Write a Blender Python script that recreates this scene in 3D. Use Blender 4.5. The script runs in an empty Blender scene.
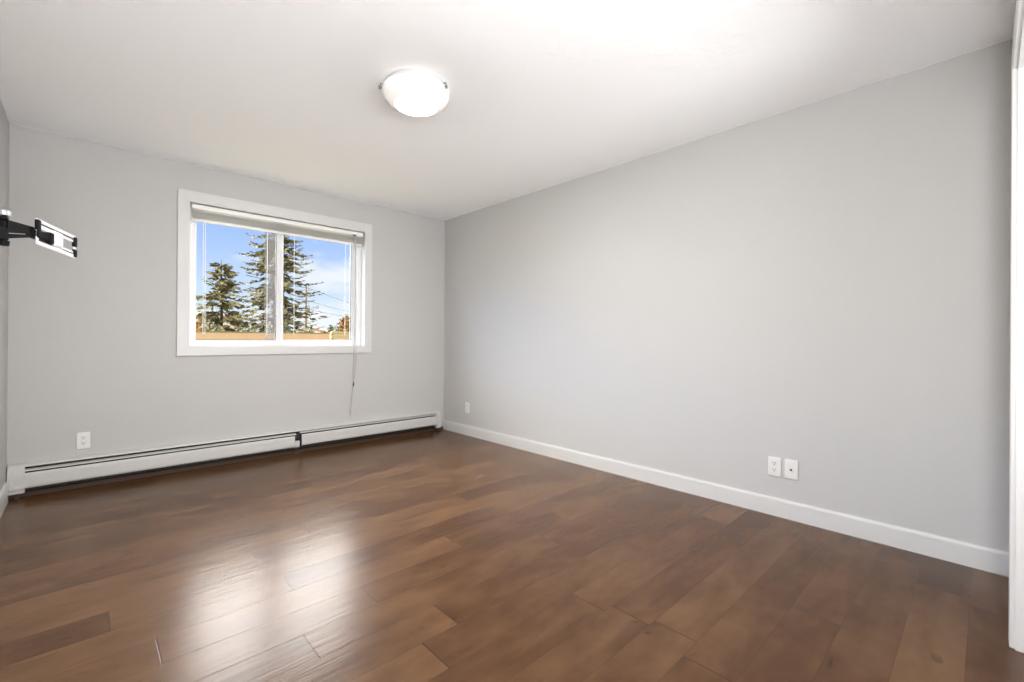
import bpy, bmesh, math, random
from mathutils import Vector, Matrix

S = bpy.context.scene
COL = S.collection
H = 2.44                                   # ceiling height
XL, YF = -3.418, -4.45                     # left wall, front wall (back wall y = 0, right wall x = 0)
GROUND = -0.6
LAMP = (-1.745, -2.225)

# ------------------------------------------------------------------ camera
cd = bpy.data.cameras.new('camera')
cam = bpy.data.objects.new('camera', cd)
COL.objects.link(cam)
cd.sensor_width = 36.0
cd.lens = 15.847
cd.shift_y = -0.00325
cd.clip_start = 0.02
cd.clip_end = 500
cam.matrix_world = Matrix(((0.7261268, -0.0054759, -0.6875390, -3.053),
                           (-0.6875312, 0.0034950, -0.7261464, -4.380),
                           (0.0063792, 0.9999789, -0.0012271, 1.0666),
                           (0, 0, 0, 1)))
S.camera = cam

# ------------------------------------------------------------------ view, sky, sun
S.view_settings.view_transform = 'Standard'
S.view_settings.look = 'None'
S.view_settings.gamma = 1.0
S.view_settings.use_curve_mapping = False
S.view_settings.exposure = 0.08
S.cycles.use_denoising = True
S.cycles.denoising_input_passes = 'RGB_ALBEDO'
S.cycles.denoising_prefilter = 'ACCURATE'
S.cycles.max_bounces = 14
S.cycles.diffuse_bounces = 10
S.cycles.transparent_max_bounces = 24
S.cycles.sample_clamp_indirect = 4.0
S.cycles.sample_clamp_direct = 4.0
S.cycles.blur_glossy = 1.0
S.cycles.caustics_reflective = False
S.cycles.caustics_refractive = False

LAMP_STRENGTH = 385.0
SKY_HIGH = 17.0
SKY_LEFT = 20.0
SUN_STRENGTH = 3.0


class NT:
    """small helper to write node trees"""
    def __init__(self, tree):
        self.t = tree
        tree.nodes.clear()

    def n(self, kind, **props):
        nd = self.t.nodes.new(kind)
        for k, v in props.items():
            setattr(nd, k, v)
        return nd

    def put(self, sock, v):
        if isinstance(v, bpy.types.NodeSocket):
            self.t.links.new(v, sock)
        elif v is not None:
            sock.default_value = v

    def math(self, op, a, b=None, c=None, clamp=False):
        nd = self.n('ShaderNodeMath', operation=op, use_clamp=clamp)
        for i, v in enumerate((a, b, c)):
            if v is not None:
                self.put(nd.inputs[i], v)
        return nd.outputs[0]

    def ramp(self, v, a, b, c=0.0, d=1.0, smooth=True):
        nd = self.n('ShaderNodeMapRange', interpolation_type='SMOOTHSTEP' if smooth else 'LINEAR')
        self.put(nd.inputs['Value'], v)
        for k, x in (('From Min', a), ('From Max', b), ('To Min', c), ('To Max', d)):
            nd.inputs[k].default_value = x
        return nd.outputs['Result']

    def mix(self, f, a, b, blend='MIX'):
        nd = self.n('ShaderNodeMix', data_type='RGBA', blend_type=blend)
        self.put(nd.inputs[0], f)
        for i, v in ((6, a), (7, b)):
            if isinstance(v, tuple) and len(v) == 3:
                v = v + (1.0,)
            self.put(nd.inputs[i], v)
        return nd.outputs[2]

    def noise(self, vec, scale, detail=2.0, rough=0.5, dist=0.0):
        nd = self.n('ShaderNodeTexNoise')
        if vec is not None:
            self.put(nd.inputs['Vector'], vec)
        nd.inputs['Scale'].default_value = scale
        nd.inputs['Detail'].default_value = detail
        nd.inputs['Roughness'].default_value = rough
        nd.inputs['Distortion'].default_value = dist
        return nd.outputs['Fac']

    def comb(self, x, y, z=0.0):
        nd = self.n('ShaderNodeCombineXYZ')
        for i, v in enumerate((x, y, z)):
            self.put(nd.inputs[i], v)
        return nd.outputs[0]

    def pos(self):
        return self.n('ShaderNodeNewGeometry').outputs['Position']

    def sep(self, v):
        nd = self.n('ShaderNodeSeparateXYZ')
        self.put(nd.inputs[0], v)
        return nd.outputs


world = bpy.data.worlds.new('sky')
S.world = world
world.use_nodes = True
w = NT(world.node_tree)
dirv = w.n('ShaderNodeTexCoord').outputs['Generated']
dx, dy, dz = w.sep(dirv)
elev = w.ramp(dz, 0.0, 0.24)
blue = w.mix(elev, (0.74, 0.87, 1.0), (0.36, 0.55, 0.98))
cl = w.noise(w.comb(w.math('MULTIPLY', dx, 3.0), w.math('MULTIPLY', dy, 2.0), w.math('MULTIPLY', dz, 9.0)), 1.6, 5.0, 0.55)
right = w.ramp(dx, 0.22, 0.52)
cloudf = w.math('MULTIPLY', w.ramp(w.math('ADD', cl, w.math('MULTIPLY', right, 0.20)), 0.52, 0.72), 0.85)
skyc = w.mix(cloudf, blue, (0.93, 0.95, 1.0))
# added unseen bright bank higher up, to feed the window reflection on the floor
skyc = w.mix(w.ramp(dz, 0.27, 0.42), skyc, (1.0, 0.97, 0.94))
sky_fill = w.math('MULTIPLY', w.ramp(dz, 0.28, 0.44), w.math('MULTIPLY', w.ramp(dz, 0.85, 0.62), w.ramp(dy, 0.40, 0.68)))
side_fill = w.math('MULTIPLY', w.ramp(dx, 0.05, -0.30), w.ramp(dz, 0.08, 0.30))  # added bright sky out to both sides, to light the side walls
side_fill = w.math('ADD', side_fill, w.math('MULTIPLY', w.ramp(dx, 0.60, 0.80), w.ramp(dz, 0.08, 0.30)))
side_fill = w.math('MULTIPLY', side_fill, w.ramp(dy, -0.15, 0.12))
gain = w.math('ADD', w.math('ADD', 1.0, w.math('MULTIPLY', side_fill, SKY_LEFT)), w.math('MULTIPLY', sky_fill, SKY_HIGH))
below = w.ramp(dz, -0.05, 0.0)
skyc = w.mix(below, (0.25, 0.24, 0.2), skyc)
bg = w.n('ShaderNodeBackground')
w.put(bg.inputs['Color'], skyc)
w.put(bg.inputs['Strength'], gain)
wo = w.n('ShaderNodeOutputWorld')
w.t.links.new(bg.outputs[0], wo.inputs['Surface'])

sd = bpy.data.lights.new('sun', 'SUN')
sd.energy = SUN_STRENGTH
sd.angle = math.radians(1.0)
sd.color = (1.0, 0.95, 0.86)
sun = bpy.data.objects.new('sun', sd)
COL.objects.link(sun)
# the sun stands high behind the building, to the left
sun.rotation_euler = Vector((0.55, 0.75, -0.75)).to_track_quat('-Z', 'Y').to_euler()

# added fill lights, in and beyond the widened opening behind the camera
for loc, aim, size, spread, power in (((-2.1, -6.5, 0.62), (0.0, 1.0, 0.36), (2.6, 1.1), 105.0, 51.0),
                              ((-3.10, -4.56, 1.20), (1.0, 0.50, 0.50), (0.3, 1.3), 170.0, 56.0)):
    hd = bpy.data.lights.new('room_fill', 'AREA')
    hd.shape = 'RECTANGLE'
    hd.size, hd.size_y = size
    hd.energy = power
    hd.spread = math.radians(spread)
    hd.color = (1.0, 0.997, 0.99)
    fill_ob = bpy.data.objects.new('room_fill', hd)
    COL.objects.link(fill_ob)
    fill_ob.location = loc
    fill_ob.rotation_euler = Vector(aim).to_track_quat('-Z', 'Y').to_euler()


# ------------------------------------------------------------------ materials
def principled(name, color, rough=0.5, metal=0.0, spec=0.5, build=None, **kw):
    m = bpy.data.materials.new(name)
    m.use_nodes = True
    t = NT(m.node_tree)
    b = t.n('ShaderNodeBsdfPrincipled')
    o = t.n('ShaderNodeOutputMaterial')
    t.t.links.new(b.outputs[0], o.inputs['Surface'])
    b.inputs['Base Color'].default_value = tuple(color) + (1.0,)
    b.inputs['Roughness'].default_value = rough
    b.inputs['Metallic'].default_value = metal
    b.inputs['Specular IOR Level'].default_value = spec
    for k, v in kw.items():
        b.inputs[k].default_value = v
    if build:
        build(t, b)
    return m


def bump(t, b, height, strength, dist=0.01):
    nd = t.n('ShaderNodeBump')
    nd.inputs['Strength'].default_value = strength
    nd.inputs['Distance'].default_value = dist
    t.put(nd.inputs['Height'], height)
    t.put(b.inputs['Normal'], nd.outputs[0])


def speckle(c0, c1, scale, bstr=0.0, bdist=0.002, bscale=None):
    def f(t, b):
        p = t.pos()
        t.put(b.inputs['Base Color'], t.mix(t.noise(p, scale, 4.0), c0, c1))
        if bstr:
            bump(t, b, t.noise(p, bscale or scale, 4.0), bstr, bdist)
    return f


def ceiling_nodes(t, b):
    p = t.pos()
    a = t.ramp(t.noise(p, 26.0, 4.0, 0.6, 0.6), 0.46, 0.6)
    c = t.noise(p, 90.0, 3.0)
    bump(t, b, t.math('ADD', a, t.math('MULTIPLY', c, 0.35)), 0.32, 0.004)


PITCH, BOARD = 0.1635, 1.22


def floor_nodes(t, b):
    x, y, z = t.sep(t.pos())
    v = t.math('ADD', t.math('DIVIDE', y, PITCH), 0.5)
    row = t.math('FLOOR', v)
    wn = t.n('ShaderNodeTexWhiteNoise', noise_dimensions='1D')
    t.put(wn.inputs['W'], row)
    u = t.math('ADD', t.math('DIVIDE', x, BOARD), t.math('MULTIPLY', wn.outputs['Value'], 7.3))
    brd = t.math('FLOOR', u)
    wn2 = t.n('ShaderNodeTexWhiteNoise', noise_dimensions='2D')
    t.put(wn2.inputs['Vector'], t.comb(row, brd))
    rnd = wn2.outputs['Value']
    off = t.math('MULTIPLY', rnd, 37.0)
    # distance to the board's edges in metres
    fv = t.math('MULTIPLY', t.math('SUBTRACT', 0.5, t.math('ABSOLUTE', t.math('SUBTRACT', t.math('FRACT', v), 0.5))), PITCH)
    fu = t.math('MULTIPLY', t.math('SUBTRACT', 0.5, t.math('ABSOLUTE', t.math('SUBTRACT', t.math('FRACT', u), 0.5))), BOARD)
    groove = t.math('MULTIPLY', t.ramp(fv, 0.0002, 0.0016, 0.35, 1.0), t.ramp(fu, 0.0006, 0.0032))
    # figure and grain run along the board
    fig = t.noise(t.comb(t.math('MULTIPLY', x, 1.3), t.math('MULTIPLY', y, 5.0), off), 1.6, 2.0, 0.5, 0.8)
    grain = t.noise(t.comb(t.math('MULTIPLY', x, 1.8), t.math('MULTIPLY', y, 24.0), off), 1.5, 3.0, 0.6, 0.4)
    cloud = t.noise(t.comb(t.math('MULTIPLY', x, 3.0), t.math('MULTIPLY', y, 5.0), off), 1.2, 3.0, 0.6)
    tone = t.math('ADD', t.math('MULTIPLY', fig, 0.46), t.math('ADD', t.math('MULTIPLY', grain, 0.03), t.math('ADD', t.math('MULTIPLY', cloud, 0.60), t.math('MULTIPLY', rnd, 0.24))))
    c = t.mix(t.ramp(tone, 0.42, 1.0), (0.062, 0.0268, 0.0114), (0.134, 0.070, 0.0325))
    # dark mineral streaks
    streak = t.ramp(t.noise(t.comb(t.math('MULTIPLY', x, 6.0), t.math('MULTIPLY', y, 12.0), t.math('ADD', off, 5.0)), 1.0, 2.0, 0.5, 1.5), 0.66, 0.80)
    c = t.mix(t.math('MULTIPLY', streak, 0.45), c, (0.022, 0.011, 0.006))
    c = t.mix(t.math('ADD', t.math('MULTIPLY', groove, 0.75), 0.25), (0.020, 0.010, 0.006), c)
    t.put(b.inputs['Base Color'], c)
    # hand-scraped waves across each board
    wave = t.noise(t.comb(t.math('MULTIPLY', x, 2.0), t.math('MULTIPLY', y, 26.0), off), 1.3, 1.0, 0.45, 0.6)
    h = t.math('ADD', t.math('MULTIPLY', wave, 0.55), t.math('MULTIPLY', groove, 0.15))
    bump(t, b, h, 0.34, 0.004)
    b.inputs['Roughness'].default_value = 0.255


def leaf_nodes(c0, c1):
    def f(t, b):
        p = t.pos()
        a = t.noise(p, 2.6, 3.0)
        t.put(b.inputs['Base Color'], t.mix(t.ramp(a, 0.3, 0.7), c0, c1))
    return f


def brushed_nodes(t, b):
    x, y, z = t.sep(t.pos())
    t.put(b.inputs['Roughness'], t.ramp(t.noise(t.comb(t.math('MULTIPLY', x, 20.0), t.math('MULTIPLY', y, 20.0), t.math('MULTIPLY', z, 900.0)), 1.0), 0.2, 0.8, 0.25, 0.42, False))


def board_nodes(c0, c1):
    def f(t, b):
        x, y, z = t.sep(t.pos())
        g = t.noise(t.comb(t.math('MULTIPLY', x, 9.0), t.math('MULTIPLY', y, 9.0), t.math('MULTIPLY', z, 1.2)), 1.0, 4.0)
        t.put(b.inputs['Base Color'], t.mix(g, c0, c1))
    return f


M = {}
M['wall'] = principled('wall_paint', (0.485, 0.481, 0.475), 0.75, spec=0.25, build=speckle((0.478, 0.474, 0.468), (0.492, 0.488, 0.482), 60.0, 0.06, 0.001, 220.0))
M['ceiling'] = principled('ceiling_texture_paint', (0.91, 0.92, 0.93), 0.9, spec=0.15, build=ceiling_nodes)
M['floor'] = principled('stained_hardwood', (0.12, 0.07, 0.04), 0.32, spec=0.24, build=floor_nodes)
M['trim'] = principled('white_trim_paint', (0.60, 0.60, 0.595), 0.35, build=speckle((0.59, 0.59, 0.585), (0.61, 0.61, 0.605), 12.0))
M['vinyl'] = principled('white_vinyl', (0.68, 0.69, 0.70), 0.35, build=speckle((0.67, 0.68, 0.69), (0.69, 0.70, 0.71), 8.0))
M['gasket'] = principled('black_gasket', (0.035, 0.035, 0.033), 0.6, build=speckle((0.03, 0.03, 0.03), (0.04, 0.04, 0.038), 40.0))
M['heater'] = principled('heater_enamel', (0.54, 0.535, 0.52), 0.42, build=speckle((0.525, 0.52, 0.505), (0.555, 0.55, 0.535), 9.0, 0.05, 0.002, 5.0))
M['heater_dark'] = principled('heater_inside', (0.030, 0.029, 0.028), 0.6, build=speckle((0.02, 0.02, 0.02), (0.045, 0.043, 0.04), 30.0))
M['plate'] = principled('outlet_plastic', (0.70, 0.70, 0.69), 0.3, build=speckle((0.69, 0.69, 0.68), (0.71, 0.71, 0.70), 20.0))
M['slot'] = principled('outlet_slot', (0.02, 0.02, 0.02), 0.6, build=speckle((0.015, 0.015, 0.015), (0.03, 0.03, 0.03), 80.0))
M['black'] = principled('black_powder_coat', (0.006, 0.006, 0.007), 0.6, spec=0.12, build=speckle((0.005, 0.005, 0.006), (0.009, 0.009, 0.010), 300.0))
M['silver'] = principled('pale_brushed_metal', (0.88, 0.88, 0.90), 0.32, metal=0.35, build=brushed_nodes)
M['chrome'] = principled('chrome', (0.80, 0.81, 0.84), 0.16, metal=1.0, build=brushed_nodes)
M['under_shade'] = principled('heater_shade_brown', (0.075, 0.036, 0.017), 0.6, build=speckle((0.062, 0.029, 0.013), (0.086, 0.042, 0.020), 14.0))
M['nickel'] = principled('dark_nickel', (0.22, 0.22, 0.22), 0.45, metal=0.6, build=brushed_nodes)
M['blind'] = principled('blind_slat_enamel', (0.66, 0.66, 0.64), 0.42, build=speckle((0.64, 0.64, 0.62), (0.68, 0.68, 0.66), 15.0))
M['headrail'] = principled('blind_rail_enamel', (0.80, 0.80, 0.78), 0.4, build=speckle((0.79, 0.79, 0.77), (0.81, 0.81, 0.79), 15.0))
M['cord'] = principled('white_cord', (0.82, 0.82, 0.80), 0.7, build=speckle((0.78, 0.78, 0.76), (0.86, 0.86, 0.84), 400.0))
M['pull_cord'] = principled('grey_cord', (0.44, 0.43, 0.42), 0.7, build=speckle((0.40, 0.39, 0.38), (0.48, 0.47, 0.46), 400.0))
M['spruce'] = principled('spruce_needles', (0.1, 0.1, 0.05), 0.8, spec=0.1, build=leaf_nodes((0.105, 0.098, 0.046), (0.25, 0.222, 0.118)))
M['bark'] = principled('bark', (0.07, 0.05, 0.035), 0.9, spec=0.1, build=speckle((0.05, 0.035, 0.022), (0.11, 0.08, 0.055), 8.0))
M['juniper'] = principled('juniper_leaves', (0.12, 0.13, 0.08), 0.8, spec=0.1, build=leaf_nodes((0.085, 0.10, 0.060), (0.20, 0.21, 0.13)))
M['autumn'] = principled('autumn_leaves', (0.3, 0.17, 0.07), 0.8, spec=0.1, build=leaf_nodes((0.24, 0.125, 0.045), (0.46, 0.27, 0.11)))
M['rust'] = principled('rust_leaves', (0.26, 0.17, 0.07), 0.8, spec=0.1, build=leaf_nodes((0.17, 0.095, 0.035), (0.32, 0.19, 0.08)))
M['dark_leaf'] = principled('dark_leaves', (0.05, 0.06, 0.03), 0.8, spec=0.1, build=leaf_nodes((0.035, 0.045, 0.022), (0.085, 0.095, 0.045)))
M['fence'] = principled('tan_boards', (0.52, 0.37, 0.24), 0.8, spec=0.15, build=board_nodes((0.46, 0.325, 0.20), (0.53, 0.38, 0.24)))
M['fence_cap'] = principled('grey_brown_cap', (0.20, 0.155, 0.115), 0.8, spec=0.15, build=board_nodes((0.15, 0.12, 0.085), (0.21, 0.17, 0.125)))
M['pale_wood'] = principled('pale_wood', (0.5, 0.44, 0.25), 0.75, spec=0.15, build=board_nodes((0.33, 0.28, 0.15), (0.42, 0.36, 0.21)))
M['pole'] = principled('pole_wood', (0.20, 0.17, 0.15), 0.9, spec=0.1, build=board_nodes((0.17, 0.145, 0.125), (0.24, 0.21, 0.185)))
M['wire'] = principled('wire_black', (0.06, 0.06, 0.065), 0.6, build=speckle((0.05, 0.05, 0.055), (0.07, 0.07, 0.075), 2.0))
M['steel'] = principled('galvanised_steel', (0.35, 0.36, 0.37), 0.5, metal=0.4, build=speckle((0.32, 0.33, 0.34), (0.40, 0.41, 0.42), 6.0))
M['house_wall'] = principled('house_siding', (0.62, 0.58, 0.55), 0.8, spec=0.15, build=board_nodes((0.58, 0.54, 0.51), (0.66, 0.62, 0.59)))
M['roof'] = principled('brown_shingles', (0.30, 0.17, 0.10), 0.9, spec=0.1, build=speckle((0.24, 0.13, 0.08), (0.36, 0.22, 0.14), 5.0))
M['red_roof'] = principled('red_roof', (0.40, 0.16, 0.12), 0.9, spec=0.1, build=speckle((0.34, 0.13, 0.10), (0.46, 0.2, 0.15), 3.0))
M['window_dark'] = principled('far_window', (0.05, 0.06, 0.07), 0.2, build=speckle((0.04, 0.05, 0.06), (0.07, 0.08, 0.09), 1.0))
M['ground'] = principled('dry_grass', (0.20, 0.18, 0.10), 0.95, spec=0.1, build=speckle((0.15, 0.145, 0.075), (0.26, 0.22, 0.13), 3.0))

# window glass: thin sheet, mirror-like only by Fresnel
gm = bpy.data.materials.new('window_glass')
gm.use_nodes = True
g = NT(gm.node_tree)
fr = g.n('ShaderNodeFresnel'); fr.inputs['IOR'].default_value = 1.012
tr = g.n('ShaderNodeBsdfTransparent'); tr.inputs['Color'].default_value = (0.98, 0.99, 0.99, 1)
gl = g.n('ShaderNodeBsdfGlossy'); gl.inputs['Roughness'].default_value = 0.02
mx = g.n('ShaderNodeMixShader')
g.t.links.new(fr.outputs[0], mx.inputs[0]); g.t.links.new(tr.outputs[0], mx.inputs[1]); g.t.links.new(gl.outputs[0], mx.inputs[2])
go = g.n('ShaderNodeOutputMaterial'); g.t.links.new(mx.outputs[0], go.inputs['Surface'])
M['glass'] = gm

# fly screen: fine grey mesh
sm = bpy.data.materials.new('screen_mesh')
sm.use_nodes = True
g = NT(sm.node_tree)
tr = g.n('ShaderNodeBsdfTransparent')
df = g.n('ShaderNodeBsdfDiffuse'); df.inputs['Color'].default_value = (0.40, 0.39, 0.38, 1)
mx = g.n('ShaderNodeMixShader')
g.put(mx.inputs[0], g.ramp(g.noise(g.pos(), 3.0, 0.0), 0.3, 0.7, 0.31, 0.33, False))
g.t.links.new(tr.outputs[0], mx.inputs[1]); g.t.links.new(df.outputs[0], mx.inputs[2])
go = g.n('ShaderNodeOutputMaterial'); g.t.links.new(mx.outputs[0], go.inputs['Surface'])
M['screen'] = sm


# lit opal glass of the ceiling lamp: the bulbs sit low in the bowl, so its bottom is far brighter than its rim
def opal(strength):
    def f(t, b):
        b.inputs['Emission Color'].default_value = (1.0, 0.97, 0.93, 1.0)
        b.inputs['Emission Strength'].default_value = strength
        bump(t, b, t.noise(t.pos(), 9.0, 2.0, 0.5, 1.2), 0.05, 0.002)
    return f


M['opal'] = principled('opal_glass', (0.85, 0.84, 0.80), 0.25, build=opal(0.25))
M['opal'].cycles.emission_sampling = 'NONE'
M['opal_lit'] = principled('lit_opal_glass', (0.85, 0.84, 0.80), 0.25, build=opal(LAMP_STRENGTH))
M['opal_lit'].cycles.emission_sampling = 'FRONT'


# ------------------------------------------------------------------ geometry helpers
class MB:
    """collects shapes into one mesh"""
    def __init__(self):
        self.bm = bmesh.new()

    def box(self, a, b, bev=0.0, rot=None):
        lo = [min(a[i], b[i]) for i in range(3)]
        hi = [max(a[i], b[i]) for i in range(3)]
        tmp = bmesh.new()
        bmesh.ops.create_cube(tmp, size=1.0)
        c = Vector([(lo[i] + hi[i]) / 2 for i in range(3)])
        d = [hi[i] - lo[i] for i in range(3)]
        for v in tmp.verts:
            v.co = Vector((v.co.x * d[0], v.co.y * d[1], v.co.z * d[2]))
        if bev:
            bmesh.ops.bevel(tmp, geom=list(tmp.edges), offset=bev, segments=2, profile=0.5, affect='EDGES')
        for v in tmp.verts:
            v.co = (rot @ v.co if rot else v.co) + c
        self.merge(tmp)
        return self

    def merge(self, tmp):
        me = bpy.data.meshes.new('tmp')
        tmp.to_mesh(me)
        tmp.free()
        self.bm.from_mesh(me)
        bpy.data.meshes.remove(me)

    def extrude_x(self, prof, x0, x1):
        """closed profile of (y, z) swept along x"""
        r0 = [self.bm.verts.new((x0, y, z)) for y, z in prof]
        r1 = [self.bm.verts.new((x1, y, z)) for y, z in prof]
        n = len(prof)
        for i in range(n):
            self.bm.faces.new((r0[i], r0[(i + 1) % n], r1[(i + 1) % n], r1[i]))
        self.bm.faces.new(r0[::-1])
        self.bm.faces.new(r1)
        return self

    def extrude_y(self, prof, y0, y1):
        """closed profile of (x, z) swept along y"""
        r0 = [self.bm.verts.new((x, y0, z)) for x, z in prof]
        r1 = [self.bm.verts.new((x, y1, z)) for x, z in prof]
        n = len(prof)
        for i in range(n):
            self.bm.faces.new((r0[i], r0[(i + 1) % n], r1[(i + 1) % n], r1[i]))
        self.bm.faces.new(r0[::-1])
        self.bm.faces.new(r1)
        return self

    def tube(self, pts, rad, seg=8, caps=True):
        pts = [Vector(p) for p in pts]
        rads = rad if isinstance(rad, (list, tuple)) else [rad] * len(pts)
        rings = []
        for i, p in enumerate(pts):
            d = (pts[min(i + 1, len(pts) - 1)] - pts[max(i - 1, 0)]).normalized()
            up = Vector((0, 0, 1)) if abs(d.z) < 0.9 else Vector((1, 0, 0))
            s = d.cross(up).normalized()
            t = s.cross(d).normalized()
            rings.append([self.bm.verts.new(p + (s * math.cos(2 * math.pi * k / seg) + t * math.sin(2 * math.pi * k / seg)) * rads[i]) for k in range(seg)])
        for a, b in zip(rings, rings[1:]):
            for k in range(seg):
                self.bm.faces.new((a[k], a[(k + 1) % seg], b[(k + 1) % seg], b[k]))
        if caps:
            self.bm.faces.new(rings[0][::-1])
            self.bm.faces.new(rings[-1])
        return self

    def lathe(self, prof, c, seg=48):
        """(r, z) profile turned about a vertical axis through c"""
        rings = []
        for r, z in prof:
            if r < 1e-6:
                rings.append([self.bm.verts.new((c[0], c[1], c[2] + z))])
            else:
                rings.append([self.bm.verts.new((c[0] + r * math.cos(2 * math.pi * k / seg), c[1] + r * math.sin(2 * math.pi * k / seg), c[2] + z)) for k in range(seg)])
        for a, b in zip(rings, rings[1:]):
            for k in range(seg):
                k2 = (k + 1) % seg
                if len(a) == 1:
                    self.bm.faces.new((a[0], b[k2], b[k]))
                elif len(b) == 1:
                    self.bm.faces.new((a[k], a[k2], b[0]))
                else:
                    self.bm.faces.new((a[k], a[k2], b[k2], b[k]))
        return self

    def ring(self, x0, x1, z0, z1, wl, wr, wb, wt, y0, y1, bev=0.0):
        """picture frame in the xz plane, mitred"""
        o = [(x0, z0), (x1, z0), (x1, z1), (x0, z1)]
        i = [(x0 + wl, z0 + wb), (x1 - wr, z0 + wb), (x1 - wr, z1 - wt), (x0 + wl, z1 - wt)]
        tmp = bmesh.new()
        vs = {}
        for nm, loop in (('o', o), ('i', i)):
            for yy in (y0, y1):
                vs[nm, yy] = [tmp.verts.new((x, yy, z)) for x, z in loop]
        for k in range(4):
            k2 = (k + 1) % 4
            tmp.faces.new((vs['o', y0][k], vs['o', y0][k2], vs['i', y0][k2], vs['i', y0][k]))
            tmp.faces.new((vs['o', y1][k], vs['i', y1][k], vs['i', y1][k2], vs['o', y1][k2]))
            tmp.faces.new((vs['o', y0][k], vs['o', y1][k], vs['o', y1][k2], vs['o', y0][k2]))
            tmp.faces.new((vs['i', y0][k], vs['i', y0][k2], vs['i', y1][k2], vs['i', y1][k]))
        bmesh.ops.recalc_face_normals(tmp, faces=list(tmp.faces))
        if bev:
            ed = [e for e in tmp.edges if abs(e.verts[0].co.y - e.verts[1].co.y) < 1e-6 and len(e.link_faces) == 2 and abs(e.calc_face_angle()) > 0.5]
            bmesh.ops.bevel(tmp, geom=ed, offset=bev, segments=2, profile=0.5, affect='EDGES')
        self.merge(tmp)
        return self

    def build(self, name, mat, parent=None, smooth=False, fix=True, **props):
        if fix:
            bmesh.ops.recalc_face_normals(self.bm, faces=list(self.bm.faces))
        me = bpy.data.meshes.new(name)
        self.bm.to_mesh(me)
        self.bm.free()
        me.materials.append(mat)
        if smooth:
            me.polygons.foreach_set('use_smooth', [True] * len(me.polygons))
            if hasattr(me, 'set_sharp_from_angle'):
                me.set_sharp_from_angle(angle=math.radians(40))
        o = bpy.data.objects.new(name, me)
        COL.objects.link(o)
        if parent is not None:
            o.parent = parent
            pm = Matrix.Identity(4)
            q = parent
            while q is not None:
                pm = q.matrix_parent_inverse @ q.matrix_basis @ pm
                q = q.parent
            o.matrix_parent_inverse = pm.inverted()   # mesh is written in world metres
        for k, v in props.items():
            o[k] = v
        return o


def empty(name, loc, label=None, cat=None, group=None, kind=None):
    o = bpy.data.objects.new(name, None)
    COL.objects.link(o)
    o.location = loc
    o.empty_display_size = 0.1
    tag(o, label, cat, group, kind)
    return o


def tag(o, label=None, cat=None, group=None, kind=None):
    for k, v in (('label', label), ('category', cat), ('group', group), ('kind', kind)):
        if v:
            o[k] = v
    return o


def copy_tree(src, parent=None, move=None):
    c = src.copy()
    COL.objects.link(c)
    if parent is not None:
        c.parent = parent
    if move is not None:
        c.location = move
    for ch in list(src.children):
        copy_tree(ch, c)
    return c


# ------------------------------------------------------------------ the room shell
T = 0.16
WX0, WX1, WZ0, WZ1 = -2.462, -0.978, 0.972, 2.148          # hole in the back wall
DX0, DX1, DZ = -3.33, -0.695, 2.03                          # doorway in the front wall, left side widened to pass the fill light
HY = YF - 5.40                                              # far side of the unseen hallway, deepened for the fill light

MB().box((XL - T, HY - T, -0.12), (T, T, 0)).build('floor', M['floor'], kind='structure')
MB().box((XL - T, HY - T, H), (T, T, H + 0.12)).build('ceiling', M['ceiling'], kind='structure')
b = MB()
b.box((XL - T, 0, 0), (WX0, T, H)).box((WX1, 0, 0), (T, T, H)).box((WX0, 0, 0), (WX1, T, WZ0)).box((WX0, 0, WZ1), (WX1, T, H))
b.build('wall_back', M['wall'], kind='structure')
MB().box((0, HY - T, 0), (T, 0, H)).build('wall_right', M['wall'], kind='structure')
MB().box((XL - T, HY - T, 0), (XL, 0, H)).build('wall_left', M['wall'], kind='structure')
b = MB()
b.box((XL, YF - 0.115, 0), (DX0, YF, H)).box((DX1, YF - 0.115, 0), (0, YF, H)).box((DX0, YF - 0.115, DZ), (DX1, YF, H))
b.build('wall_front', M['wall'], kind='structure')
MB().box((XL, HY - T, 0), (0, HY, H)).build('wall_hallway', M['wall'], kind='structure')

# baseboards, with an eased top edge
BH, BT = 0.108, 0.013
prof = [(0, 0), (-BT, 0), (-BT, BH - 0.012), (-BT + 0.004, BH - 0.003), (-0.004, BH), (0, BH)]
MB().extrude_y(prof, YF, 0).build('baseboard_right', M['trim'], kind='structure')
MB().extrude_y([(XL - x, z * 1.18) for x, z in prof], YF, -0.078).build('baseboard_left', M['trim'], kind='structure')

# doorway at the right edge of the view
door = empty('door_1', (DX1, YF, 0), kind='structure')
b = MB()
J = 0.019
b.box((DX1 - J, YF - 0.118, 0), (DX1, YF + 0.002, DZ)).box((DX0, YF - 0.118, 0), (DX0 + J, YF + 0.002, DZ)).box((DX0, YF - 0.118, DZ - J), (DX1, YF + 0.002, DZ))
b.build('door_jamb', M['trim'], door)
b = MB()
for x0, x1 in ((DX1 - J - 0.011, DX1 - J), (DX0 + J, DX0 + J + 0.011)):
    b.box((x0, YF - 0.085, 0), (x1, YF - 0.045, DZ - J), 0.002)
b.box((DX0 + J, YF - 0.085, DZ - J - 0.011), (DX1 - J, YF - 0.045, DZ - J), 0.002)
b.build('door_stop', M['trim'], door)
b = MB()
CW = 0.07
for x0, x1 in ((DX1 - J + 0.005, DX1 + CW - J), (DX0 - CW + J, DX0 + J - 0.005)):
    b.box((x0, YF, 0), (x1, YF + 0.016, DZ + CW - J), 0.004)
b.box((DX0 - CW + J, YF, DZ - J + 0.005), (DX1 + CW - J, YF + 0.0162, DZ + CW - J), 0.004)
b.build('door_casing', M['trim'], door)

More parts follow.
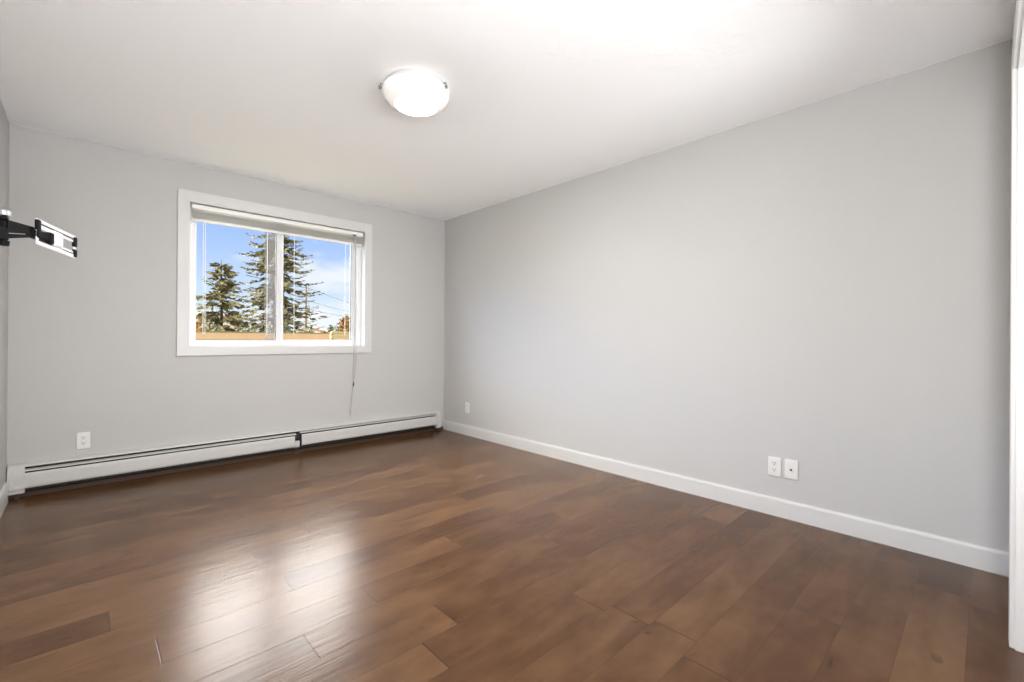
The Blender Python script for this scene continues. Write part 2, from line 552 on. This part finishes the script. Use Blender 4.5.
# ------------------------------------------------------------------ the window
win = empty('window_1', (-1.72, 0, 0.91), kind='structure')
MB().ring(-2.532, -0.911, 0.910, 2.226, 0.080, 0.077, 0.072, 0.090, -0.016, 0.0, 0.003).build('window_casing', M['trim'], win)
MB().ring(WX0, WX1, WZ0, WZ1, 0.010, 0.010, 0.010, 0.010, -0.004, 0.085).build('window_reveal', M['trim'], win)
MB().ring(WX0 + 0.002, WX1 - 0.002, WZ0 + 0.002, WZ1 - 0.002, 0.044, 0.050, 0.040, 0.045, 0.075, 0.150, 0.004).build('window_frame', M['vinyl'], win)
s = MB().ring(-2.420, -1.745, 1.012, 2.105, 0.026, 0.048, 0.026, 0.030, 0.088, 0.112, 0.003).build('sliding_sash', M['vinyl'], win)
MB().box((-2.396, 0.099, 1.036), (-1.791, 0.103, 2.077)).build('pane', M['glass'], s)
b = MB()
b.box((-1.7955, 0.0865, 1.038), (-1.7905, 0.0885, 2.077))
b.box((-2.396, 0.0865, 1.0365), (-1.791, 0.0885, 1.039))
b.build('gasket', M['gasket'], s)
s = MB().ring(-1.770, -1.030, 1.012, 2.105, 0.050, 0.048, 0.026, 0.030, 0.118, 0.142, 0.003).build('fixed_sash', M['vinyl'], win)
MB().box((-1.722, 0.128, 1.036), (-1.077, 0.132, 2.077)).build('pane', M['glass'], s)
MB().box((-1.0815, 0.1165, 1.038), (-1.0755, 0.1185, 2.077)).build('gasket', M['gasket'], s)
b = MB().box((-1.885, 0.0925, 1.038), (-1.793, 0.0935, 2.077))
b.build('screen', M['screen'], win)
MB().box((-1.775, 0.076, 1.50), (-1.752, 0.090, 1.58), 0.003).build('sash_latch', M['vinyl'], win)

# ------------------------------------------------------------------ the raised venetian blind
blind = empty('venetian_blind', (-1.72, 0.031, 2.0), 'white venetian blind pulled up into a stack under the window head', 'window blind')
BX0, BX1 = -2.436, -1.000
b = MB()
b.extrude_x([(0.006, 2.093), (0.006, 2.127), (0.010, 2.130), (0.012, 2.128), (0.012, 2.097), (0.044, 2.097), (0.044, 2.128), (0.046, 2.130), (0.050, 2.127), (0.050, 2.093)], BX0, BX1)
b.build('headrail', M['headrail'], blind)
b = MB()
b.box((BX0, 0.014, 2.099), (BX0 + 0.012, 0.042, 2.126))
b.build('end_bracket', M['headrail'], blind)
MB().box((BX1 - 0.012, 0.014, 2.099), (BX1, 0.042, 2.126)).build('end_bracket', M['headrail'], blind)
slat = MB()
NS = 22
arc = [(0.0155 + 0.0265 * k / 6, 0.0028 * (1 - ((k - 3) / 3.0) ** 2)) for k in range(7)]
slat.extrude_x([(y, z + 0.0008) for y, z in arc] + [(y, z) for y, z in arc[::-1]], BX0 + 0.006, BX1 - 0.006)
s0 = slat.build('slat', M['blind'], blind)
rnd = random.Random(4)
for k in range(NS):
    sl = s0 if k == 0 else s0.copy()
    if k:
        COL.objects.link(sl)
    sl.location = (rnd.uniform(-0.0015, 0.0015), rnd.uniform(-0.002, 0.002), 2.018 + 0.0029 * k)
    sl.rotation_euler = (0, rnd.uniform(-0.0006, 0.0006), 0)
MB().box((BX0 + 0.006, 0.014, 1.998), (BX1 - 0.006, 0.044, 2.013), 0.004).build('bottom_rail', M['headrail'], blind)
for x in (-2.356, -2.342, -1.881, -1.654, -1.174):
    MB().tube([(x, 0.030, 2.094), (x, 0.030, 1.60), (x + 0.001, 0.030, 1.085)], 0.0026, 6).build('lift_cord', M['cord'], blind)
b = MB()
b.box((-1.110, 0.000, 2.086), (-1.076, 0.007, 2.097), 0.002)
b.tube([(-1.094, 0.003, 2.090), (-1.094, -0.007, 2.080), (-1.094, -0.010, 2.066)], 0.005, 8)
b.build('cord_lock', M['gasket'], blind)
pc = MB()
pc.tube([(-1.096, -0.008, 2.085), (-1.097, -0.022, 1.90), (-1.099, -0.023, 1.20), (-1.101, -0.022, 0.80), (-1.103, -0.020, 0.606)], 0.0034, 6)
pc.tube([(-1.090, -0.008, 2.085), (-1.087, -0.022, 1.90), (-1.083, -0.023, 1.20), (-1.079, -0.022, 0.80), (-1.099, -0.020, 0.606)], 0.0028, 6)
pc.tube([(-1.103, -0.020, 0.600), (-1.114, -0.018, 0.50), (-1.122, -0.017, 0.40), (-1.127, -0.016, 0.345)], 0.0042, 6)
pco = pc.build('pull_cord', M['pull_cord'], blind)
MB().lathe([(0, 0.022), (0.004, 0.020), (0.006, 0.008), (0.008, -0.010), (0.006, -0.018), (0, -0.019)], (-1.102, -0.020, 0.597), 12).build('cord_joiner', M['gasket'], pco, True)
MB().lathe([(0, 0.026), (0.004, 0.024), (0.006, 0.005), (0.009, -0.022), (0.008, -0.026), (0, -0.027)], (-1.128, -0.016, 0.328), 12).build('tassel', M['pull_cord'], pco, True)

# ------------------------------------------------------------------ baseboard heater along the back wall
heat = empty('baseboard_heater', (-1.72, -0.035, 0), 'long white baseboard heater along the floor under the window', 'heater')
HX0, HX1 = -3.338, -0.140
b = MB()
b.extrude_x([(0, 0.036), (0, 0.222), (-0.030, 0.222), (-0.052, 0.214), (-0.056, 0.205), (-0.053, 0.204), (-0.049, 0.211), (-0.030, 0.2185), (-0.004, 0.2185), (-0.004, 0.036)], HX0, HX1)
b.build('back_panel', M['heater'], heat)
b = MB().tube([(HX0, -0.034, 0.105), (HX1, -0.034, 0.105)], 0.012, 10)
b.box((HX0, -0.052, 0.050), (HX1, -0.006, 0.055)).box((HX0, -0.012, 0.055), (HX1, -0.005, 0.212))
k = HX0 + 0.06
while k < HX1 - 0.05:
    b.box((k, -0.054, 0.075), (k + 0.001, -0.014, 0.135))
    k += 0.02
b.build('heating_element', M['heater_dark'], heat, label='dark heating element inside the white heater')
b = MB().extrude_x([(-0.060, 0.1755), (-0.0590, 0.1815), (-0.036, 0.1880), (-0.035, 0.1860), (-0.056, 0.1795), (-0.0575, 0.1745)], HX0, -1.655)
b.build('damper', M['heater'], heat)
b = MB().extrude_x([(-0.058, 0.186), (-0.0565, 0.191), (-0.036, 0.1985), (-0.035, 0.1965), (-0.054, 0.189), (-0.0555, 0.184)], -1.622, HX1)
b.build('damper', M['heater'], heat)


def front(x0, x1, dz):
    pr = [(-0.061, 0.166), (-0.066, 0.160), (-0.068, 0.150), (-0.068, 0.079), (-0.064, 0.068), (-0.052, 0.062), (-0.052, 0.064), (-0.062, 0.0695), (-0.066, 0.080), (-0.066, 0.149), (-0.064, 0.158), (-0.060, 0.164)]
    return MB().extrude_x([(y, z + dz) for y, z in pr], x0, x1).build('front_panel', M['heater'], heat)


front(HX0, -1.668, 0.0)
front(-1.610, HX1, 0.008)
b = MB()
b.extrude_x([(-0.066, 0.120), (-0.0665, 0.072), (-0.062, 0.062), (-0.048, 0.058), (-0.040, 0.064), (-0.040, 0.120)], -1.664, -1.628)
b.build('joint_cover', M['heater'], heat)
b = MB()
b.extrude_x([(-0.006, 0.034), (-0.006, 0.062), (-0.010, 0.062), (-0.012, 0.048), (-0.050, 0.043), (-0.050, 0.040), (-0.012, 0.043), (-0.010, 0.034)], HX0, HX1)
b.build('bottom_tray', M['black'], heat, label='dark strip for the shade under the white heater')  # blackened to paint in the shaded gap below the panels


def endcap(x0, x1):
    pr = [(0, 0.226), (-0.030, 0.226), (-0.056, 0.218), (-0.068, 0.200), (-0.072, 0.160), (-0.072, 0.068), (-0.066, 0.052), (-0.066, 0.040), (-0.060, 0.034), (0, 0.034)]
    o = MB().extrude_x(pr, x0, x1)
    bmesh.ops.bevel(o.bm, geom=[e for e in o.bm.edges if abs(e.verts[0].co.x - e.verts[1].co.x) < 1e-6], offset=0.003, segments=2, affect='EDGES')
    return o.build('end_cap', M['heater'], heat)


endcap(XL + 0.006, HX0 + 0.004)
endcap(HX1 - 0.004, -0.085)

MB().extrude_x([(0, 0), (-0.009, 0), (-0.009, 0.022), (-0.005, 0.034), (0, 0.034)], XL, -0.013).build('shade_strip_1', M['under_shade'], kind='structure')  # brown strip painted in for the shade under the heater

# feet brackets carrying the heater on the floor
for x in (-3.37, -1.645, -0.10):
    MB().box((x - 0.010, -0.050, 0.0), (x + 0.010, -0.012, 0.060)).build('foot_bracket', M['heater_dark'], heat)


# ------------------------------------------------------------------ wall plates
def wall_plate(name, at, yaw, kind, label, cat, group=None):
    """built facing -y at the origin, then turned and moved"""
    root = empty(name, (0, 0, 0), label, cat, group)
    MB().box((-0.035, -0.0065, -0.0575), (0.035, 0.0, 0.0575), 0.0028).build('cover_plate', M['plate'], root)
    if kind == 'duplex':
        for zz in (0.0195, -0.0195):
            b = MB()
            n = 20
            pr = []
            for i in range(n):
                a = 2 * math.pi * i / n
                pr.append((0.0172 * math.cos(a), max(-0.0135, min(0.0135, 0.0172 * math.sin(a))) + zz))
            b.extrude_y(pr, -0.0085, -0.003)
            f = b.build('receptacle', M['plate'], root)
            b = MB()
            b.box((-0.0085, -0.0091, zz - 0.001), (-0.0055, -0.0080, zz + 0.009)).box((0.0055, -0.0091, zz - 0.0005), (0.0085, -0.0080, zz + 0.0085))
            b.tube([(0, -0.0091, zz - 0.0075), (0, -0.0080, zz - 0.0075)], 0.0030, 10)
            b.build('socket_slots', M['slot'], f)
        MB().tube([(0, -0.0078, 0), (0, -0.0060, 0)], 0.0030, 10).build('screw', M['chrome'], root)
    elif kind == 'coax':
        MB().tube([(0, -0.0150, -0.002), (0, -0.0060, -0.002)], [0.0050, 0.0055], 12).build('jack', M['black'], root, label='small black round jack')
        for zz in (0.041, -0.041):
            MB().tube([(0, -0.0075, zz), (0, -0.0060, zz)], 0.0030, 10).build('screw', M['plate'], root)
    root.location = at
    root.rotation_euler = (0, 0, yaw)
    return root


wall_plate('wall_outlet', (-3.058, 0, 0.328), 0, 'duplex', 'white duplex outlet on the window wall, above the left end of the heater', 'outlet')
wall_plate('wall_outlet', (0, -3.489, 0.297), -math.pi / 2, 'duplex', 'white duplex outlet on the right wall, left one of the near pair', 'outlet')
wall_plate('cable_jack', (0, -3.579, 0.298), -math.pi / 2, 'coax', 'white wall plate with a small black round jack, right one of the near pair', 'cable jack')
wall_plate('wall_outlet', (0, -0.456, 0.302), -math.pi / 2, 'duplex', 'small white outlet on the right wall near the far corner by the window wall', 'outlet')

# ------------------------------------------------------------------ ceiling light
LR = 0.178
lamp = empty('ceiling_light', (LAMP[0], LAMP[1], H), 'round white glass dome light lit on the ceiling', 'ceiling light')
MB().lathe([(0, 0), (0.150, 0), (0.166, -0.006), (0.1745, -0.026), (0.1745, -0.0375), (0.168, -0.040), (0, -0.040)], (LAMP[0], LAMP[1], H)).build('base_pan', M['trim'], lamp, True)
dome = []
for i in range(15):
    a = math.pi / 2 * i / 14
    dome.append((LR * math.cos(a) ** 0.9 if i < 14 else 0.0, -0.036 - 0.092 * math.sin(a)))
rim = [(LR, -0.031)]
gd = MB().lathe(rim + dome, (LAMP[0], LAMP[1], H), 64).build('glass_dome', M['opal'], lamp, True)
gd.data.materials.append(M['opal_lit'])
if sum(p.normal.z for p in gd.data.polygons) > 0:
    gd.data.flip_normals()
for p in gd.data.polygons:
    p.material_index = 1 if p.normal.z < -0.90 else 0
for k in range(3):
    a = math.radians((157.0, -67.0, 45.0)[k])
    px, py = LAMP[0] + (LR + 0.012) * math.cos(a), LAMP[1] + (LR + 0.012) * math.sin(a)
    ix, iy = LAMP[0] + 0.15 * math.cos(a), LAMP[1] + 0.15 * math.sin(a)
    b = MB().tube([(ix, iy, H - 0.020), (px, py, H - 0.022), (px, py, H - 0.034)], 0.004, 8)
    b.lathe([(0, 0.006), (0.007, 0.004), (0.009, -0.002), (0.006, -0.010), (0, -0.013)], (px, py, H - 0.040), 14)
    b.build('clip', M['nickel'], lamp, True, label='small grey metal clip holding the glass dome')

# ------------------------------------------------------------------ tv bracket on the left wall
tv = empty('tv_wall_mount', (XL, -2.50, 1.43), 'black folding TV wall bracket with a silver mounting plate on the left wall', 'tv mount')
MB().box((XL, -2.60, 1.30), (XL + 0.012, -2.44, 1.56), 0.003).build('wall_bracket', M['black'], tv)
ex, ey = -3.252, -2.128                                         # elbow
b = MB()
b.tube([(ex, ey, 1.378), (ex, ey, 1.468)], 0.009, 16)
b.build('elbow', M['black'], tv, True)
MB().tube([(ex, ey, 1.464), (ex, ey, 1.480)], [0.018, 0.018], 20).build('elbow_cap', M['chrome'], tv, True, label='chrome cap of the bracket elbow')
MB().tube([(ex, ey, 1.364), (ex, ey, 1.380)], [0.013, 0.015], 20).build('elbow_cap', M['black'], tv, True)
# inner arm from the wall to the elbow
d = Vector((ex - (XL + 0.03), ey + 2.52, 0))
b = MB().tube([(XL + 0.03, -2.52, 1.36), (XL + 0.03, -2.52, 1.50)], 0.016, 14)
for z0, z1 in ((1.448, 1.458), (1.382, 1.420)):
    L = d.length
    b.box((XL + 0.03 + d.x / 2 - L / 2, -2.52 + d.y / 2 - 0.014, z0), (XL + 0.03 + d.x / 2 + L / 2, -2.52 + d.y / 2 + 0.014, z1), 0.003, Matrix.Rotation(math.atan2(d.y, d.x), 3, 'Z'))
b.box((XL + 0.005, -2.535, 1.37), (XL + 0.035, -2.505, 1.49), 0.003)
b.build('inner_arm', M['black'], tv)

PD = Vector((0.292, 0.956, 0)).normalized()                     # along the plate
PN = Vector((PD.y, -PD.x, 0))                                   # its face, towards the room
P0 = Vector((-3.183, -2.072, 0))
PLEN, PZ0, PZ1 = 0.325, 1.387, 1.480


def plocal(b, s0, s1, n0, n1, z0, z1, bev=0.0015):
    """box in the plate's own frame: s along, n out of its face"""
    c = P0 + PD * ((s0 + s1) / 2) + PN * ((n0 + n1) / 2)
    c.z = (z0 + z1) / 2
    hx, hy, hz = abs(s1 - s0) / 2, abs(n1 - n0) / 2, abs(z1 - z0) / 2
    b.box((c.x - hx, c.y - hy, c.z - hz), (c.x + hx, c.y + hy, c.z + hz), bev, Matrix.Rotation(math.atan2(PD.y, PD.x), 3, 'Z'))
    return b


# outer arm: tapers from the elbow to the plate's knuckle
kn = P0 + PD * 0.015 + PN * (-0.018)
b = MB()
for za0, za1, zb0, zb1, wd in ((1.408, 1.450, 1.424, 1.448, 0.013), (1.388, 1.404, 1.412, 1.421, 0.012)):
    v = []
    side = (kn - Vector((ex, ey, 0))).normalized().cross(Vector((0, 0, 1)))
    for (qx, qy, z0, z1) in ((ex, ey, za0, za1), (kn.x, kn.y, zb0, zb1)):
        q = Vector((qx, qy, 0))
        v.append([b.bm.verts.new(q + side * sx * wd + Vector((0, 0, zz))) for sx, zz in ((-1, z0), (1, z0), (1, z1), (-1, z1))])
    for k in range(4):
        b.bm.faces.new((v[0][k], v[0][(k + 1) % 4], v[1][(k + 1) % 4], v[1][k]))
    b.bm.faces.new(v[0][::-1]); b.bm.faces.new(v[1])
b.build('outer_arm', M['black'], tv)
plate = MB()
plocal(plate, 0.0, PLEN, 0, 0.005, PZ1 - 0.013, PZ1)
plocal(plate, 0.0, PLEN, 0, 0.005, PZ0, PZ0 + 0.015)
plocal(plate, 0.0, 0.014, 0, 0.005, PZ0, PZ1)
plocal(plate, PLEN - 0.014, PLEN, 0, 0.005, PZ0, PZ1)
plocal(plate, 0.125, 0.205, 0, 0.006, PZ0 + 0.004, PZ1 - 0.004)
plocal(plate, 0.014, 0.125, 0, 0.0035, PZ1 - 0.033, PZ1 - 0.018)
plocal(plate, 0.205, PLEN - 0.014, 0, 0.0035, PZ1 - 0.029, PZ1 - 0.019)
plocal(plate, 0.205, PLEN - 0.014, 0, 0.0035, PZ0 + 0.019, PZ0 + 0.028)
pl = plate.build('mounting_plate', M['silver'], tv)
tr_ = MB()
plocal(tr_, 0.012, PLEN - 0.010, 0.004, 0.0065, PZ1 - 0.017, PZ1 - 0.0135, 0)
plocal(tr_, 0.010, PLEN - 0.012, 0.004, 0.006, PZ0 + 0.0155, PZ0 + 0.018, 0)
tr_.build('edge_trim', M['gasket'], pl)
for s0, s1, z0, z1 in ((-0.003, 0.020, PZ1 - 0.042, PZ1 - 0.004), (PLEN - 0.022, PLEN + 0.002, PZ1 - 0.046, PZ1 - 0.006), (PLEN - 0.022, PLEN + 0.002, PZ0 + 0.004, PZ0 + 0.036)):
    plocal(MB(), s0, s1, -0.002, 0.010, z0, z1, 0.004).build('corner_clip', M['black'], pl)
cp = MB()
plocal(cp, 0.140, 0.190, 0.005, 0.010, PZ0 + 0.022, PZ1 - 0.026, 0.003)
cp.build('centre_pad', M['silver'], pl)
b = MB()
plocal(b, 0.000, 0.085, -0.026, 0.010, 1.412, 1.440, 0.004)
plocal(b, 0.080, 0.104, -0.008, 0.016, 1.404, 1.447, 0.005)
b.build('knuckle', M['black'], tv)

# ------------------------------------------------------------------ outside
MB().box((-60, T + 0.02, GROUND - 0.3), (120, 240, GROUND)).build('ground', M['ground'], kind='structure')


def leafy(name, c, rx, ry, rz, n, size, mat, label, cat, seed, group=None, stem=True, blocky=False):
    """shrub or crown: many small leaf blades on an egg-shaped body, with stems"""
    r = random.Random(seed)
    root = empty(name, (c[0], c[1], GROUND), label, cat, group)
    b = MB()
    lumps = [(Vector((r.uniform(-.6, .6) * rx, r.uniform(-.6, .6) * ry, r.uniform(-.45, .55) * rz)), r.uniform(.35, .6)) for _ in range(12)]
    for i in range(n):
        l, sc = r.choice(lumps)
        u = Vector((r.gauss(0, 1), r.gauss(0, 1), r.gauss(0, 1))).normalized()
        p = Vector(c) + l + Vector((u.x * rx, u.y * ry, u.z * rz)) * sc * r.uniform(.55, 1.0)
        if p.z < GROUND + 0.03:
            p.z = GROUND + 0.03 + r.uniform(0, .2)
        a = Vector((r.gauss(0, 1), r.gauss(0, 1), r.gauss(0, .6))).normalized()
        s = a.cross(u).normalized()
        h = size * r.uniform(.6, 1.3)
        vs = [b.bm.verts.new(p + q) for q in (a * h, s * h * .45, -a * h * .7, -s * h * .45)]
        b.bm.faces.new(vs)
    b.build('foliage', mat, root, fix=False)
    if stem:
        st = MB()
        for i in range(5):
            q = Vector((c[0] + r.uniform(-.25, .25) * rx, c[1] + r.uniform(-.25, .25) * ry, c[2] + r.uniform(-.2, .4) * rz))
            m_ = Vector((c[0] + (q.x - c[0]) * .5, c[1] + (q.y - c[1]) * .5, (GROUND + q.z) / 2))
            w_ = 0.03 + rz * 0.02
            st.tube([(c[0] + r.uniform(-.04, .04), c[1], GROUND - 0.02), m_, q], [w_, w_ * .7, w_ * .3], 6)
        st.build('stem', M['bark'], root)
    return root


def spruce(loc, height, radius, seed, label, whorl=0.30, per=7, low=0.06):
    r = random.Random(seed)
    root = empty('spruce_tree', loc, label, 'tree', 'spruce trees beyond the fence')
    base = Vector(loc)
    MB().tube([base - Vector((0, 0, .05)), base + Vector((0.03, 0, height * .5)), base + Vector((0, 0, height))], [0.018 * height, 0.011 * height, 0.01], 10).build('trunk', M['bark'], root)
    f = MB()
    z = height * low
    while z < height * 0.985:
        frac = 1 - z / height
        for k in range(per):
            az = r.uniform(0, 2 * math.pi)
            L = radius * (frac ** 0.80) * r.uniform(.62, 1.12) + 0.06
            out = Vector((math.cos(az), math.sin(az), 0))
            side = Vector((-out.y, out.x, 0))
            zz = z + r.uniform(-.28, .28) * whorl
            dr = r.uniform(.16, .30)
            steps = max(4, int(L / 0.11))

            def at(s):
                # droops, then lifts at the tip
                return base + out * (L * s) + Vector((0, 0, zz - dr * L * math.sin(min(s, .8) * math.pi * .62) + 0.30 * L * max(0, s - .62) ** 1.25))
            prev = None
            for i in range(steps + 1):
                s = i / steps
                p = at(s)
                if prev is not None and i % 2 == 0:
                    wd = 0.014 * (1.1 - s)
                    vs = [f.bm.verts.new(q) for q in (prev - side * wd, prev + side * wd, p + side * wd * .6, p - side * wd * .6)]
                    f.bm.faces.new(vs)
                if i % 2 == 0:
                    prev = p
                if s < .12:
                    continue
                for sg in (-1, 1, 0):
                    ln = (0.15 + 0.30 * (1 - s)) * r.uniform(.6, 1.2) * (radius / 2.6) ** .5
                    if sg == 0:
                        dv = (Vector((0, 0, r.uniform(-.9, .35))) + out * r.uniform(.5, 1.0) + side * r.uniform(-.3, .3)).normalized()
                        ln *= .75
                    else:
                        dv = (out * r.uniform(.5, 1.0) + side * sg * r.uniform(.5, 1.0) + Vector((0, 0, r.uniform(-.35, .25)))).normalized()
                    wv = dv.cross(Vector((0, 0, 1)) if r.random() < .5 else out + Vector((0, 0, .4))).normalized() * ln * r.uniform(.16, .26)
                    tip, mid = p + dv * ln, p + dv * ln * .45
                    vs = [f.bm.verts.new(q) for q in (p, mid + wv, tip, mid - wv)]
                    f.bm.faces.new(vs)
        z += whorl * (0.65 + 0.5 * frac) * r.uniform(.85, 1.15)
    f.build('foliage', M['spruce'], root, fix=False)
    return root


spruce((4.92, 23.87, GROUND), 11.6, 3.5, 11, 'tall olive green spruce tree behind the window mullion', 0.52, 12)
spruce((1.75, 21.37, GROUND), 5.4, 3.5, 29, 'shorter spruce tree with dark trunk left of the tall one', 0.44, 10, 0.16)

# boundary fence of tan boards
fence = empty('board_fence', (0.6, 8.0, GROUND), 'tan board fence running across the bottom of the window view', 'fence')
b = MB()
x = -4.0
rf = random.Random(2)
while x < 7.0:
    b.box((x, 8.0, GROUND), (x + 0.1415, 8.02, 1.163), 0.001)
    x += 0.142
b.build('boards', M['fence'], fence)
MB().box((-4.0, 7.985, 1.162), (7.0, 8.055, 1.182), 0.004).build('cap_rail', M['fence_cap'], fence, label='grey brown cap rail of the tan fence')
for i in range(5):
    xx = -3.9 + i * 2.7
    MB().box((xx, 8.02, GROUND), (xx + 0.10, 8.12, 1.15), 0.004).build('post', M['fence_cap'], fence)

# pale rail fence nearer on the right
rail = empty('rail_fence', (1.9, 6.0, GROUND), 'pale yellow rail fence in front of the tan fence, low right of the window', 'fence')
for z0 in (1.150, 1.045, 0.930, 0.70, 0.40):
    MB().box((1.05, 5.98, z0), (3.6, 6.015, z0 + 0.045), 0.004).build('rail', M['pale_wood'], rail)
for xx in (1.05, 1.55, 2.6, 3.5):
    MB().box((xx, 6.015, GROUND), (xx + 0.07, 6.075, 1.19), 0.004).build('post', M['pale_wood'], rail)

# low junipers behind the fence
for i, (x, y, rx, top) in enumerate(((0.2, 17.2, 0.72, 1.66), (1.5, 16.3, 0.72, 1.70), (2.6, 15.3, 0.62, 1.66), (3.5, 14.4, 0.55, 1.52), (4.35, 13.4, 0.55, 1.40))):
    lab = ('low grey green shrub behind the fence at the left edge of the window',
           'low grey green shrub behind the fence under the shorter spruce',
           'low grey green shrub behind the fence in front of the tall spruce trunk',
           'low grey green shrub behind the fence just right of the window mullion',
           'low grey green shrub behind the fence below the street light')[i]
    leafy('juniper_shrub', (x, y, (top + GROUND) / 2), rx, 0.55, (top - GROUND) / 2 * 1.12, 2600, 0.085, M['juniper'], lab, 'shrub', 40 + i, 'junipers behind the fence')

leafy('autumn_shrub', (-0.66, 12.5, 0.75), 0.30, 0.3, 1.35, 1500, 0.085, M['autumn'], 'orange brown autumn shrub at the left edge of the window view', 'shrub', 61)
leafy('bare_bush', (0.80, 18.9, 0.55), 0.40, 0.35, 1.15, 600, 0.08, M['rust'], 'reddish brown bush below the shorter spruce', 'shrub', 66)
leafy('autumn_tree', (20.4, 49.2, 1.8), 1.8, 1.5, 2.3, 2600, 0.22, M['rust'], 'golden brown autumn tree at the right edge of the window view', 'tree', 71)
leafy('leafy_tree', (12.66, 35.84, 0.95), 0.62, 0.5, 1.35, 1400, 0.12, M['dark_leaf'], 'small dark green tree between the street light and the autumn tree', 'tree', 75)


def house(at, yaw, w_, d_, eave, ridge, wallm, roofm, label):
    root = empty('house', (at[0], at[1], GROUND), label, 'house')
    Rz = Matrix.Rotation(yaw, 4, 'Z')
    o = Vector((at[0], at[1], GROUND))

    def P(x, y, z):
        return o + (Rz @ Vector((x, y, z)))
    b = MB()
    q = [b.bm.verts.new(P(*c)) for c in ((-w_, -d_, 0), (w_, -d_, 0), (w_, d_, 0), (-w_, d_, 0), (-w_, -d_, eave), (w_, -d_, eave), (w_, d_, eave), (-w_, d_, eave), (0, -d_, ridge), (0, d_, ridge))]
    for f in ((0, 1, 5, 8, 4), (1, 2, 6, 5), (2, 3, 7, 9, 6), (3, 0, 4, 7)):
        b.bm.faces.new([q[i] for i in f])
    b.build('walls', wallm, root)
    b = MB()
    ov, th = 0.45, 0.18
    sl = (ridge - eave) / w_
    pr = [(-w_ - ov, eave - sl * ov), (0, ridge), (w_ + ov, eave - sl * ov), (w_ + ov, eave - sl * ov + th), (0, ridge + th), (-w_ - ov, eave - sl * ov + th)]
    r0 = [b.bm.verts.new(P(x, -d_ - ov, z)) for x, z in pr]
    r1 = [b.bm.verts.new(P(x, d_ + ov, z)) for x, z in pr]
    for i in range(6):
        b.bm.faces.new((r0[i], r0[(i + 1) % 6], r1[(i + 1) % 6], r1[i]))
    b.bm.faces.new(r0[::-1]); b.bm.faces.new(r1)
    b.build('roof', roofm, root)
    for x in (-w_ * .5, w_ * .5):
        b = MB()
        v = [b.bm.verts.new(P(xx, yy, zz)) for yy in (-d_ - 0.03, -d_ + 0.02) for xx, zz in ((x - .5, 1.0), (x + .5, 1.0), (x + .5, 2.1), (x - .5, 2.1))]
        for f in ((0, 1, 2, 3), (4, 7, 6, 5), (0, 4, 5, 1), (1, 5, 6, 2), (2, 6, 7, 3), (3, 7, 4, 0)):
            b.bm.faces.new([v[i] for i in f])
        b.build('window', M['window_dark'], root)
    return root


house((5.6, 52.0), 0.15, 2.2, 4.0, 2.5, 4.0, M['house_wall'], M['roof'], 'pale house with brown gable roof far behind the shorter spruce')
house((28.0, 82.0), -0.5, 3.2, 5.0, 2.4, 3.3, M['house_wall'], M['red_roof'], 'far pale house with red roof beyond the street light')

# utility pole and its wires
up = empty('utility_pole', (18.25, 58.06, GROUND), 'wooden utility pole carrying wires right of the tall spruce', 'utility pole')
MB().tube([(18.25, 58.06, GROUND), (18.25, 58.06, 8.1)], [0.17, 0.12], 10).build('pole', M['pole'], up)
MB().box((18.25 - 0.9, 57.99, 7.22), (18.25 + 0.9, 58.13, 7.34), 0.01, Matrix.Rotation(-0.95, 3, 'Z')).build('crossarm', M['pole'], up)
MB().box((18.25 - 0.6, 57.99, 5.72), (18.25 + 0.6, 58.13, 5.82), 0.01, Matrix.Rotation(-0.95, 3, 'Z')).build('crossarm', M['pole'], up)
for dx_ in (-0.75, 0.75):
    q = Vector((18.25, 58.06, 7.36)) + Matrix.Rotation(-0.95, 3, 'Z') @ Vector((dx_, 0, 0))
    MB().lathe([(0, 0.16), (0.05, 0.14), (0.07, 0.06), (0.04, 0), (0, 0)], q, 8).build('insulator', M['steel'], up)
for off, z, zr, lab in ((0.75, 7.46, 7.42, 'topmost wire running right from the utility pole'), (0.5, 5.86, 5.84, 'middle wire running right from the utility pole'), (0.21, 4.80, 4.86, 'lowest wire running right from the utility pole')):
    pts = []
    for a, c in (((9.38, 52.69, z + .4), (18.25, 58.06, z)), ((18.25, 58.06, z), (34.03, 80.31, zr)), ((34.03, 80.31, zr), (60, 116, z + .2))):
        for i in range(8):
            s = i / 8
            p = Vector(a).lerp(Vector(c), s)
            p += Matrix.Rotation(-0.95, 3, 'Z') @ Vector((off, 0, 0))
            pts.append((p.x, p.y, p.z - 0.05 * math.sin(s * math.pi)))
    tag(MB().tube(pts, 0.045, 6).build('power_line', M['wire']), lab, 'wire', 'wires on the utility pole')

sl = empty('street_light', (24.1, 73.2, GROUND), 'street light with a curved arm right of the utility pole', 'street light')
MB().tube([(24.1, 73.2, GROUND), (24.1, 73.2, 4.2)], [0.13, 0.09], 10).build('pole', M['steel'], sl)
MB().tube([(24.1, 73.2, 4.2), (24.25, 73.05, 4.45), (24.6, 72.72, 4.55), (25.4, 72.0, 4.55)], [0.09, 0.07, 0.06, 0.05], 8).build('arm', M['steel'], sl)
b = MB().tube([(25.25, 72.13, 4.53), (25.5, 71.9, 4.52), (25.9, 71.53, 4.49), (26.15, 71.3, 4.47)], [0.08, 0.17, 0.19, 0.07], 10)
b.build('lamp_head', M['wire'], sl, True, label='dark lamp head of the street light')
